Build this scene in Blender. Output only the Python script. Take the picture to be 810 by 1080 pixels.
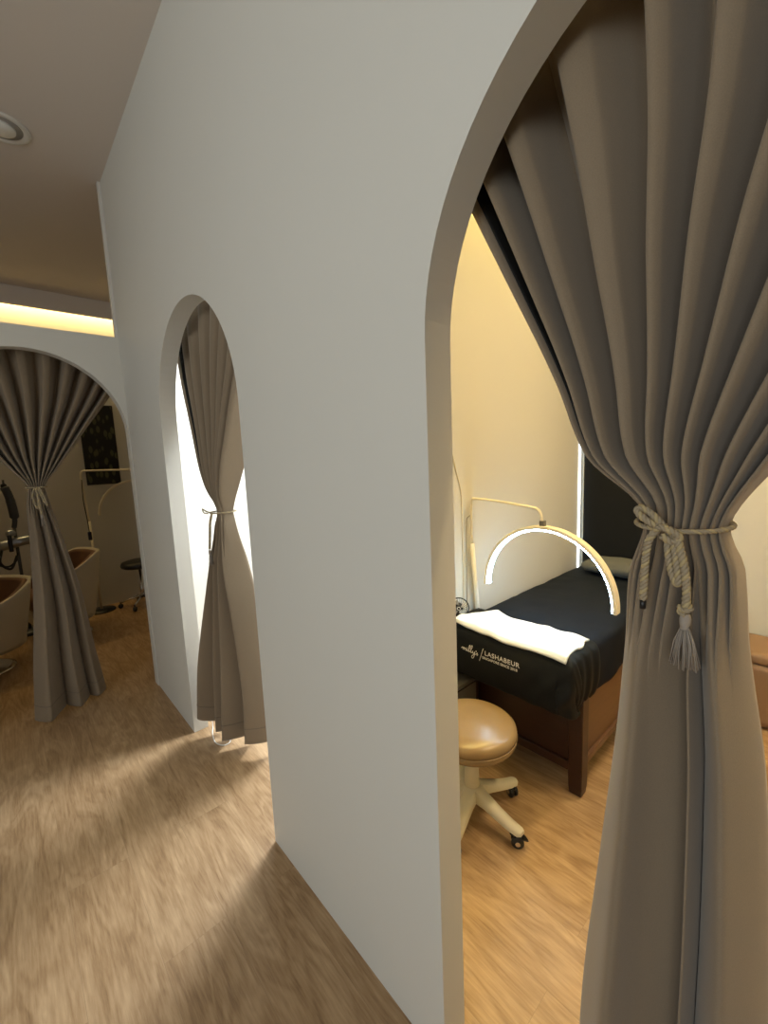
import bpy, bmesh, math, random
from mathutils import Vector, Matrix, noise
random.seed(7)
PI = math.pi
for o in list(bpy.data.objects): bpy.data.objects.remove(o)
SC = bpy.context.scene
C = SC.collection

# ------------------------------------------------------------------ camera
cam_d = bpy.data.cameras.new('camera'); cam = bpy.data.objects.new('camera', cam_d); C.objects.link(cam)
r_ = Vector((0.742599, -0.6684, -0.042295)); u_ = Vector((0.118108, 0.068535, 0.990633)); f_ = Vector((0.65924, 0.740638, -0.129837))
m = Matrix((r_, u_, -f_)).transposed().to_4x4(); m.translation = Vector((0, 0, 1.4))
cam.matrix_world = m
cam_d.sensor_fit = 'VERTICAL'; cam_d.sensor_height = 36; cam_d.lens = 447.88 / 1080 * 36
cam_d.clip_start = 0.02; cam_d.clip_end = 60
SC.camera = cam

# ------------------------------------------------------------------ light
SC.view_settings.view_transform = 'Standard'; SC.view_settings.look = 'None'
SC.view_settings.gamma = 1; SC.view_settings.use_curve_mapping = False
SC.view_settings.exposure = 0.0
w = bpy.data.worlds.new('world'); SC.world = w; w.use_nodes = True
bg = w.node_tree.nodes['Background']; bg.inputs[0].default_value = (0.75, 0.86, 1, 1); bg.inputs[1].default_value = 0.6

def area(name, loc, direction, sx, sy, power, col, spread=180):
    l = bpy.data.lights.new(name, 'AREA'); l.shape = 'RECTANGLE'; l.size = sx; l.size_y = sy
    l.energy = power; l.color = col; l.spread = math.radians(spread)
    o = bpy.data.objects.new(name, l); C.objects.link(o); o.location = loc
    d = Vector(direction)
    o.rotation_euler = d.to_track_quat('-Z', 'Y').to_euler()
    return o
area('side_room_ceiling_panel_light', (1.90, 2.05, 2.925), (0, 0, -1), 0.56, 0.56, 112, (0.90, 0.95, 1.0))
area('daylight_hall_window', (-2.68, -0.3, 1.85), (1, 0, 0), 2.6, 1.4, 58, (0.955, 0.99, 0.95))
area('cove_light_treatment_room', (1.80, 1.215, 2.90), (0, 0.25, -1), 2.1, 0.05, 36, (1.0, 0.735, 0.22))
area('cove_light_back_wall', (2.90, 0.15, 2.90), (0.25, 0, -1), 0.05, 1.9, 9, (1.0, 0.76, 0.40))
area('added_cove_right_divider', (1.80, -0.835, 2.90), (0, -0.25, -1), 2.1, 0.05, 26, (1.0, 0.735, 0.26))  # unseen cove strip, added so warm light bounces onto the arch jamb
area('cove_light_salon_room', (-0.15, 5.02, 2.93), (0, 0.3, -1), 3.1, 0.05, 15, (1.0, 0.70, 0.28))

# ------------------------------------------------------------------ materials
def lin(c):
    return tuple(((v/255) / 12.92 if v/255 <= 0.04045 else ((v/255 + 0.055) / 1.055) ** 2.4) for v in c) + (1,)
MATS = {}
def mat(name, col, rough=0.6, metal=0.0, bump=None, emis=None, es=0, sheen=0, coat=0, var=None, spec=None):
    if name in MATS: return MATS[name]
    m = bpy.data.materials.new(name); m.use_nodes = True; nt = m.node_tree; b = nt.nodes['Principled BSDF']
    col = col if len(col) == 4 else lin(col)
    b.inputs['Base Color'].default_value = col; b.inputs['Roughness'].default_value = rough; b.inputs['Metallic'].default_value = metal
    if spec is not None: b.inputs['Specular IOR Level'].default_value = spec
    if sheen: b.inputs['Sheen Weight'].default_value = sheen; b.inputs['Sheen Roughness'].default_value = 0.5
    if coat: b.inputs['Coat Weight'].default_value = coat
    if emis: b.inputs['Emission Color'].default_value = emis; b.inputs['Emission Strength'].default_value = es
    tc = nt.nodes.new('ShaderNodeTexCoord')
    if var:   # gentle procedural colour variation (amount, scale)
        n = nt.nodes.new('ShaderNodeTexNoise'); n.inputs['Scale'].default_value = var[1]; n.inputs['Detail'].default_value = 4
        nt.links.new(tc.outputs['Object'], n.inputs['Vector'])
        mx = nt.nodes.new('ShaderNodeMix'); mx.data_type = 'RGBA'
        mx.inputs[6].default_value = tuple(c*(1-var[0]) for c in col[:3]) + (1,)
        mx.inputs[7].default_value = tuple(min(1, c*(1+var[0])) for c in col[:3]) + (1,)
        nt.links.new(n.outputs['Fac'], mx.inputs[0]); nt.links.new(mx.outputs[2], b.inputs['Base Color'])
    if bump:  # (scale, strength, distance)
        n = nt.nodes.new('ShaderNodeTexNoise'); n.inputs['Scale'].default_value = bump[0]; n.inputs['Detail'].default_value = 3
        nt.links.new(tc.outputs['Object'], n.inputs['Vector'])
        bp = nt.nodes.new('ShaderNodeBump'); bp.inputs['Strength'].default_value = bump[1]; bp.inputs['Distance'].default_value = bump[2]
        nt.links.new(n.outputs['Fac'], bp.inputs['Height']); nt.links.new(bp.outputs['Normal'], b.inputs['Normal'])
    MATS[name] = m
    return m

PAINT = mat('wall_paint', (0.695, 0.69, 0.645, 1), 0.75, bump=(260, 0.10, 0.001), var=(0.015, 2.5))
DARKW = mat('unseen_wall_dark', (0.30, 0.26, 0.22, 1), 0.8, bump=(260, 0.1, 0.001))  # for unseen hall walls, darkened to cut the light they bounce back
CEIL = mat('ceiling_paint', (0.72, 0.655, 0.60, 1), 0.9, bump=(300, 0.12, 0.001))
TRIM = mat('trim_white', (0.72, 0.70, 0.66, 1), 0.5)
WHITE = mat('white_plastic', (0.80, 0.79, 0.75, 1), 0.35)
LAMPW = mat('lamp_cream', (0.82, 0.76, 0.62, 1), 0.4)
BLACKP = mat('black_plastic', (0.012, 0.012, 0.013, 1), 0.4)
CHROME = mat('chrome', (0.75, 0.76, 0.78, 1), 0.18, 1.0)
GREY = mat('grey_plastic', (0.12, 0.115, 0.11, 1), 0.5)
BLACKC = mat('black_bed_cloth', (0.004, 0.0055, 0.0065, 1), 0.7, spec=0.25, bump=(500, 0.25, 0.0006))
BLACKS = mat('black_bed_sheet', (0.007, 0.010, 0.017, 1), 0.75, spec=0.14, bump=(500, 0.2, 0.0006))
TOWEL = mat('white_towel', (0.78, 0.82, 0.82, 1), 0.95, bump=(420, 0.7, 0.002), sheen=0.2)
PILLOW = mat('grey_towel_cloth', (0.085, 0.09, 0.09, 1), 0.95, bump=(300, 0.6, 0.002))
PANEL = mat('black_panel', (0.010, 0.011, 0.013, 1), 0.8, spec=0.15)
SEAT = mat('tan_vinyl', (0.28, 0.19, 0.095, 1), 0.26, bump=(400, 0.08, 0.0005), var=(0.06, 12))
STOOLW = mat('stool_cream_plastic', (0.62, 0.58, 0.45, 1), 0.45)
OTTO = mat('ottoman_tan_leather', (0.26, 0.16, 0.088, 1), 0.5, bump=(200, 0.15, 0.0008), var=(0.05, 8))
SHELL = mat('chair_shell_cream', (0.60, 0.56, 0.47, 1), 0.4)
BROWNC = mat('brown_upholstery', (0.17, 0.085, 0.045, 1), 0.55, bump=(200, 0.15, 0.0008))
CORD = mat('cord_grey', (0.30, 0.27, 0.23, 1), 0.6)
STEEL = mat('brushed_steel', (0.42, 0.46, 0.52, 1), 0.3, 0.9)
DARKM = mat('dark_grey_metal', (0.07, 0.075, 0.085, 1), 0.4, 0.4)
LED = mat('led_diffuser', (1, 1, 1, 1), 0.4, emis=(0.50, 0.78, 1, 1), es=46)
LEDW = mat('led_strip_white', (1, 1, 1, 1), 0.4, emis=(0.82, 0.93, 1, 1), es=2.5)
PRINT = mat('white_print', (0.75, 0.75, 0.74, 1), 0.7)
TAPE = mat('black_seam_tape', (0.006, 0.006, 0.006, 1), 0.7)

def fabric_mat(name, col):
    m = bpy.data.materials.new(name); m.use_nodes = True; nt = m.node_tree; b = nt.nodes['Principled BSDF']
    b.inputs['Roughness'].default_value = 0.85; b.inputs['Sheen Weight'].default_value = 0.25; b.inputs['Specular IOR Level'].default_value = 0.2
    tc = nt.nodes.new('ShaderNodeTexCoord')
    n = nt.nodes.new('ShaderNodeTexNoise'); n.inputs['Scale'].default_value = 600; n.inputs['Detail'].default_value = 2
    nt.links.new(tc.outputs['Object'], n.inputs['Vector'])
    mx = nt.nodes.new('ShaderNodeMix'); mx.data_type = 'RGBA'
    mx.inputs[6].default_value = tuple(c*0.86 for c in col) + (1,); mx.inputs[7].default_value = tuple(c*1.14 for c in col) + (1,)
    nt.links.new(n.outputs['Fac'], mx.inputs[0]); nt.links.new(mx.outputs[2], b.inputs['Base Color'])
    bp = nt.nodes.new('ShaderNodeBump'); bp.inputs['Strength'].default_value = 0.25; bp.inputs['Distance'].default_value = 0.0006
    nt.links.new(n.outputs['Fac'], bp.inputs['Height']); nt.links.new(bp.outputs['Normal'], b.inputs['Normal'])
    return m
CURT = fabric_mat('taupe_curtain', (0.25, 0.195, 0.135))
HEM = fabric_mat('hem_thread', (0.15, 0.115, 0.08))
ROPE = mat('rope_taupe', (0.34, 0.28, 0.19, 1), 0.8, bump=(900, 0.4, 0.0006))
ROPEG = mat('rope_gold', (0.44, 0.35, 0.19, 1), 0.7, bump=(900, 0.4, 0.0006))
TASS = mat('tassel_grey', (0.34, 0.30, 0.26, 1), 0.8)

def floor_mat():
    m = bpy.data.materials.new('oak_vinyl_planks'); m.use_nodes = True; nt = m.node_tree; N = nt.nodes; L = nt.links
    b = N['Principled BSDF']; b.inputs['Roughness'].default_value = 0.42; b.inputs['Specular IOR Level'].default_value = 0.4
    tc = N.new('ShaderNodeTexCoord'); mp = N.new('ShaderNodeMapping'); mp.inputs['Rotation'].default_value = (0, 0, PI/2)
    L.new(tc.outputs['Object'], mp.inputs[0])
    br = N.new('ShaderNodeTexBrick'); br.inputs['Scale'].default_value = 1.0; br.inputs['Brick Width'].default_value = 1.22; br.inputs['Row Height'].default_value = 0.18
    br.inputs['Mortar Size'].default_value = 0.0005; br.inputs['Mortar Smooth'].default_value = 0.3; br.offset = 0.37
    br.inputs['Color1'].default_value = (0.1, 0.1, 0.1, 1); br.inputs['Color2'].default_value = (0.9, 0.9, 0.9, 1); br.inputs['Mortar'].default_value = (0, 0, 0, 1)
    L.new(mp.outputs[0], br.inputs[0])
    # grain coordinates: stretched along the planks and shifted plank by plank
    sh = N.new('ShaderNodeVectorMath'); sh.operation = 'MULTIPLY'; sh.inputs[1].default_value = (3.1, 7.7, 0)
    L.new(br.outputs['Color'], sh.inputs[0])
    ad = N.new('ShaderNodeVectorMath'); ad.operation = 'ADD'; L.new(mp.outputs[0], ad.inputs[0]); L.new(sh.outputs[0], ad.inputs[1])
    st = N.new('ShaderNodeMapping'); st.inputs['Scale'].default_value = (1.3, 6.0, 1); L.new(ad.outputs[0], st.inputs[0])
    n1 = N.new('ShaderNodeTexNoise'); n1.inputs['Scale'].default_value = 1.6; n1.inputs['Detail'].default_value = 3; n1.inputs['Distortion'].default_value = 1.2
    L.new(st.outputs[0], n1.inputs['Vector'])
    mu = N.new('ShaderNodeMath'); mu.operation = 'MULTIPLY'; mu.inputs[1].default_value = 34; L.new(n1.outputs['Fac'], mu.inputs[0])
    sn = N.new('ShaderNodeMath'); sn.operation = 'SINE'; L.new(mu.outputs[0], sn.inputs[0])
    st2 = N.new('ShaderNodeMapping'); st2.inputs['Scale'].default_value = (7.0, 85.0, 1); L.new(ad.outputs[0], st2.inputs[0])
    n2 = N.new('ShaderNodeTexNoise'); n2.inputs['Scale'].default_value = 1.5; n2.inputs['Detail'].default_value = 8; n2.inputs['Roughness'].default_value = 0.65; L.new(st2.outputs[0], n2.inputs['Vector'])
    n3 = N.new('ShaderNodeTexNoise'); n3.inputs['Scale'].default_value = 3.0; n3.inputs['Detail'].default_value = 2; L.new(st.outputs[0], n3.inputs['Vector'])
    def madd(a, k, c=None):
        q = N.new('ShaderNodeMath'); q.operation = 'MULTIPLY_ADD'; L.new(a, q.inputs[0]); q.inputs[1].default_value = k
        if c is None: q.inputs[2].default_value = 0
        elif isinstance(c, (int, float)): q.inputs[2].default_value = c
        else: L.new(c, q.inputs[2])
        return q.outputs[0]
    v = madd(sn.outputs[0], 0.05, 0.165)
    v = madd(n2.outputs['Fac'], 0.5, v)
    v = madd(n3.outputs['Fac'], 0.35, v)
    sep = N.new('ShaderNodeSeparateColor'); L.new(br.outputs['Color'], sep.inputs[0])
    v = madd(sep.outputs[0], 0.045, v)
    cr = N.new('ShaderNodeValToRGB'); e = cr.color_ramp.elements
    e[0].position = 0.35; e[0].color = (0.17, 0.092, 0.038, 1); e[1].position = 0.82; e[1].color = (0.54, 0.38, 0.22, 1)
    x = e.new(0.57); x.color = (0.355, 0.228, 0.118, 1)
    L.new(v, cr.inputs[0])
    mm = N.new('ShaderNodeMix'); mm.data_type = 'RGBA'; L.new(br.outputs['Fac'], mm.inputs[0]); L.new(cr.outputs[0], mm.inputs[6]); mm.inputs[7].default_value = (0.27, 0.18, 0.10, 1)
    L.new(mm.outputs[2], b.inputs['Base Color'])
    bp = N.new('ShaderNodeBump'); bp.inputs['Strength'].default_value = 0.15; bp.inputs['Distance'].default_value = 0.001
    L.new(n2.outputs['Fac'], bp.inputs['Height']); L.new(bp.outputs['Normal'], b.inputs['Normal'])
    return m
FLOOR = floor_mat()

def wood_mat(name, c0, c1, rough):
    m = bpy.data.materials.new(name); m.use_nodes = True; nt = m.node_tree; b = nt.nodes['Principled BSDF']; b.inputs['Roughness'].default_value = rough
    tc = nt.nodes.new('ShaderNodeTexCoord'); mp = nt.nodes.new('ShaderNodeMapping'); mp.inputs['Scale'].default_value = (4, 4, 30)
    n = nt.nodes.new('ShaderNodeTexNoise'); n.inputs['Scale'].default_value = 2; n.inputs['Detail'].default_value = 5
    cr = nt.nodes.new('ShaderNodeValToRGB'); cr.color_ramp.elements[0].color = c0; cr.color_ramp.elements[1].color = c1
    nt.links.new(tc.outputs['Object'], mp.inputs[0]); nt.links.new(mp.outputs[0], n.inputs[0]); nt.links.new(n.outputs['Fac'], cr.inputs[0]); nt.links.new(cr.outputs[0], b.inputs['Base Color'])
    return m
MAHOG = wood_mat('mahogany', (0.014, 0.004, 0.003, 1), (0.036, 0.010, 0.007, 1), 0.35)
MAHOGL = wood_mat('brown_wood_panel', (0.085, 0.040, 0.018, 1), (0.14, 0.070, 0.032, 1), 0.35)

def glass_mat():
    m = bpy.data.materials.new('window_glass'); m.use_nodes = True; nt = m.node_tree
    nt.nodes.remove(nt.nodes['Principled BSDF']); out = nt.nodes['Material Output']
    t = nt.nodes.new('ShaderNodeBsdfTransparent'); g = nt.nodes.new('ShaderNodeBsdfGlossy'); g.inputs['Roughness'].default_value = 0.02
    mx = nt.nodes.new('ShaderNodeMixShader'); mx.inputs[0].default_value = 0.06
    nt.links.new(t.outputs[0], mx.inputs[1]); nt.links.new(g.outputs[0], mx.inputs[2]); nt.links.new(mx.outputs[0], out.inputs[0])
    return m
GLASS = glass_mat()

# ------------------------------------------------------------------ mesh helpers
def obj(name, bm, material, parent=None, smooth=False, bevel=0, solid=0, sub=0, off=0):
    me = bpy.data.meshes.new(name); bmesh.ops.recalc_face_normals(bm, faces=bm.faces[:]); bm.to_mesh(me); bm.free()
    o = bpy.data.objects.new(name, me); C.objects.link(o)
    if isinstance(material, (list, tuple)):
        for q in material: me.materials.append(q)
    else: me.materials.append(material)
    if smooth:
        for p in me.polygons: p.use_smooth = True
    if parent: o.parent = parent
    if solid:
        s = o.modifiers.new('solid', 'SOLIDIFY'); s.thickness = solid; s.offset = off
    if bevel:
        s = o.modifiers.new('bevel', 'BEVEL'); s.width = bevel; s.segments = 3; s.limit_method = 'ANGLE'; s.angle_limit = 0.6
        s.harden_normals = False
    if sub:
        s = o.modifiers.new('sub', 'SUBSURF'); s.levels = sub; s.render_levels = sub
    return o
def tag(o, label, cat, group=None, kind=None):
    if label: o['label'] = label
    if cat: o['category'] = cat
    if group: o['group'] = group
    if kind: o['kind'] = kind
    return o
def thing(name, label, cat, loc=(0, 0, 0), rotz=0, group=None):
    o = bpy.data.objects.new(name, None); C.objects.link(o); o.location = loc; o.rotation_euler = (0, 0, rotz)
    o.empty_display_size = 0.1
    return tag(o, label, cat, group)
def struct(name, bm, m, parent=None, **k):
    o = obj(name, bm, m, parent, **k)
    if parent is None: o['kind'] = 'structure'
    return o
def add_box(bm, lo, hi, rot=None):
    r = bmesh.ops.create_cube(bm, size=1)
    c = (Vector(lo) + Vector(hi)) / 2; s = Vector(hi) - Vector(lo)
    for v in r['verts']:
        v.co = Vector((v.co.x*s.x, v.co.y*s.y, v.co.z*s.z))
        if rot is not None: v.co = rot @ v.co
        v.co += c
    return r['verts']
def box(lo, hi, rot=None):
    bm = bmesh.new(); add_box(bm, lo, hi, rot); return bm
def frames(pts, closed=False):
    n = len(pts); T = []
    for i in range(n):
        a = pts[(i-1) % n] if (closed or i > 0) else pts[i]; b = pts[(i+1) % n] if (closed or i < n-1) else pts[i]
        T.append((b-a).normalized())
    up = Vector((0, 0, 1)) if abs(T[0].z) < 0.9 else Vector((1, 0, 0))
    N = (up - T[0]*up.dot(T[0])).normalized(); out = []
    for t in T:
        N = (N - t*N.dot(t)).normalized(); out.append((t, N.copy(), t.cross(N)))
    return out
def add_tube(bm, pts, r, seg=10, closed=False, caps=True, sx=1, sy=1, twist=None):
    pts = [Vector(p) for p in pts]; fr = frames(pts, closed); rings = []
    for i, (p, (t, a, b)) in enumerate(zip(pts, fr)):
        rr = r[i] if isinstance(r, (list, tuple)) else r
        rings.append([bm.verts.new(p + a*math.cos(2*PI*k/seg)*rr*sx + b*math.sin(2*PI*k/seg)*rr*sy) for k in range(seg)])
    n = len(rings)
    for i in range(n if closed else n-1):
        A, B = rings[i], rings[(i+1) % n]
        for k in range(seg): bm.faces.new((A[k], A[(k+1) % seg], B[(k+1) % seg], B[k]))
    if caps and not closed:
        bm.faces.new(rings[0][::-1]); bm.faces.new(rings[-1])
    return rings
def tube(pts, r, **k):
    bm = bmesh.new(); add_tube(bm, pts, r, **k); return bm
def add_lathe(bm, prof, seg=32, center=(0, 0, 0), rot=None):
    rings = []; c = Vector(center)
    for (r, z) in prof:
        ring = []
        for k in range(seg):
            v = Vector((max(r, 1e-4)*math.cos(2*PI*k/seg), max(r, 1e-4)*math.sin(2*PI*k/seg), z))
            if rot is not None: v = rot @ v
            ring.append(bm.verts.new(v + c))
        rings.append(ring)
    for A, B in zip(rings, rings[1:]):
        for k in range(seg): bm.faces.new((A[k], A[(k+1) % seg], B[(k+1) % seg], B[k]))
    bm.faces.new(rings[0][::-1]); bm.faces.new(rings[-1])
def lathe(prof, **k):
    bm = bmesh.new(); add_lathe(bm, prof, **k); return bm
def smooth_path(pts, n=12):
    P = [Vector(p) for p in pts]; P = [P[0]*2-P[1]] + P + [P[-1]*2-P[-2]]; out = []
    for i in range(1, len(P)-2):
        for k in range(n):
            t = k/n; a, b, c, d = P[i-1], P[i], P[i+1], P[i+2]
            out.append(0.5*((2*b) + (c-a)*t + (2*a-5*b+4*c-d)*t*t + (-a+3*b-3*c+d)*t**3))
    out.append(P[-2]); return out
def sstep(a, b, x):
    t = max(0, min(1, (x-a)/(b-a))); return t*t*(3-2*t)
def interp(tab, z):
    """smooth table lookup, tab sorted by first value"""
    if z <= tab[0][0]: return tab[0][1]
    if z >= tab[-1][0]: return tab[-1][1]
    for i in range(len(tab)-1):
        if tab[i][0] <= z <= tab[i+1][0]:
            x0, y0 = tab[i]; x1, y1 = tab[i+1]; t = (z-x0)/(x1-x0)
            def slope(j):
                if j <= 0 or j >= len(tab)-1:
                    j0 = max(0, min(len(tab)-2, j if j <= 0 else j-1)); return (tab[j0+1][1]-tab[j0][1])/(tab[j0+1][0]-tab[j0][0])
                a = (tab[j][1]-tab[j-1][1])/(tab[j][0]-tab[j-1][0]); b = (tab[j+1][1]-tab[j][1])/(tab[j+1][0]-tab[j][0])
                return 0 if a*b <= 0 else 2*a*b/(a+b)
            h = x1-x0; m0, m1 = slope(i), slope(i+1)
            return (2*t**3-3*t*t+1)*y0+(t**3-2*t*t+t)*h*m0+(-2*t**3+3*t*t)*y1+(t**3-t*t)*h*m1

# ------------------------------------------------------------------ the room
CH = 2.97          # ceiling height
XW = 0.597; XW2 = 0.669   # faces of the long arched wall
YP = 2.916; YP2 = 2.988   # faces of the low arched partition
XB = 2.95; YF = 5.09

def arch_wall(axis, p0, p1, a0, a1, ztop, arches):
    """wall panel whose outline has door arches cut from its foot; axis 'x': lies in a plane of constant x"""
    out = [(a0, 0)]
    for (c, r, zs) in arches:
        out.append((c-r, 0))
        for k in range(41):
            t = PI - PI*k/40; out.append((c + r*math.cos(t), zs + r*math.sin(t)))
        out.append((c+r, 0))
    out += [(a1, 0), (a1, ztop), (a0, ztop)]
    bm = bmesh.new()
    def P(a, z, p): return (p, a, z) if axis == 'x' else (a, p, z)
    A = [bm.verts.new(P(a, z, p0)) for a, z in out]; B = [bm.verts.new(P(a, z, p1)) for a, z in out]
    f1 = bm.faces.new(A); f2 = bm.faces.new(B[::-1])
    n = len(out)
    for i in range(n): bm.faces.new((A[i], B[i], B[(i+1) % n], A[(i+1) % n]))
    for f in (f1, f2): f.normal_update()
    bmesh.ops.triangulate(bm, faces=[f1, f2], ngon_method='EAR_CLIP')
    return bm

HX0, HY0 = -2.6, -2.6
struct('floor', box((HX0-0.1, HY0-0.1, -0.08), (XB+0.1, YF+0.1, 0)), FLOOR)
struct('ceiling', box((HX0-0.1, HY0-0.1, CH), (XB+0.1, YF+0.1, CH+0.08)), CEIL)
struct('wall_right', arch_wall('x', XW, XW2, HY0, YP-0.001, CH, [(0.095, 0.445, 1.605), (1.800, 0.445, 1.590)]), PAINT)
struct('wall_far', arch_wall('y', YP, YP2, HX0, XW2, 2.146, [(0.152, 0.440, 1.595)]), PAINT)
struct('wall_far_inner', box((XW2+0.0005, YP, 0), (XB, YP2, CH)), PAINT)
struct('trim_1', box((XW-0.014, YP-0.0005, 2.1465), (XW+0.05, YP+0.03, CH)), TRIM, bevel=0.002)
struct('wall_divider', box((XW2+0.0005, 1.262, 0), (XB, 1.335, CH)), PAINT)
struct('added_wall_divider_near', box((XW2+0.0005, -0.95, 0), (XB, -0.88, CH)), PAINT)  # unseen divider, added to carry and bounce the extra cove light
struct('added_cove_drop', box((XW2, -0.78, 2.72), (XB-0.145, -0.75, CH)), CEIL, bevel=0.003)  # unseen drop in front of the added cove strip
struct('wall_salon_far', box((HX0, YF, 0), (XB, YF+0.1, CH)), PAINT)
struct('wall_salon_right', box((1.75, YP2, 0), (1.85, YF, CH)), PAINT)

def window_wall(name, axis, p0, p1, a0, a1, wins):
    """wall with rectangular window holes, built as blocks around them (one mesh)"""
    bm = bmesh.new()
    def B(aa, bb, z0, z1):
        if bb-aa < 1e-4 or z1-z0 < 1e-4: return
        add_box(bm, (p0, aa, z0) if axis == 'x' else (aa, p0, z0), (p1, bb, z1) if axis == 'x' else (bb, p1, z1))
    cur = a0
    for (w0, w1, z0, z1) in wins:
        B(cur, w0, 0, CH); B(w0, w1, 0, z0); B(w0, w1, z1, CH); cur = w1
    B(cur, a1, 0, CH)
    return struct(name, bm, DARKW)
struct('wall_back', box((XB, HY0, 0), (XB+0.1, YF, CH)), PAINT)
window_wall('wall_left', 'x', HX0-0.1, HX0, HY0, YF, [(-1.6, 1.0, 1.1, 2.5)])
struct('wall_front', box((HX0, HY0-0.1, 0), (XB, HY0, CH)), DARKW)

def window(name, x, y0, y1, z0, z1):
    t = bpy.data.objects.new(name, None); C.objects.link(t); t.location = (x, (y0+y1)/2, z0); t['kind'] = 'structure'
    Y = (y1-y0)/2; Z = z1-z0; bm = bmesh.new(); f = 0.04
    add_box(bm, (-0.03, -Y, 0), (0.03, Y, f)); add_box(bm, (-0.03, -Y, Z-f), (0.03, Y, Z))
    add_box(bm, (-0.03, -Y, f), (0.03, -Y+f, Z-f)); add_box(bm, (-0.03, Y-f, f), (0.03, Y, Z-f))
    obj('window_frame', bm, TRIM, t)
    obj('window_glass', box((-0.003, -Y+f, f), (0.003, Y-f, Z-f)), GLASS, t)
window('window_1', HX0-0.05, -1.6, 1.0, 1.1, 2.5)

# cove bulkheads (boxed drops that hide the warm strips)
struct('trim_2', box((HX0, 4.90, 2.82), (1.75, 4.94, CH)), CEIL, bevel=0.003)
struct('trim_3', box((XW2, 1.13, 2.72), (XB, 1.16, CH)), CEIL, bevel=0.003)
struct('trim_4', box((XB-0.14, -0.88, 2.72), (XB-0.11, 1.13, CH)), CEIL, bevel=0.003)
# white lit strip that closes the end of the divider beside the black panel
led = struct('trim_5', box((2.893, 1.252, 0.0), (2.905, 1.2615, 2.2)), LEDW)

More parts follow.
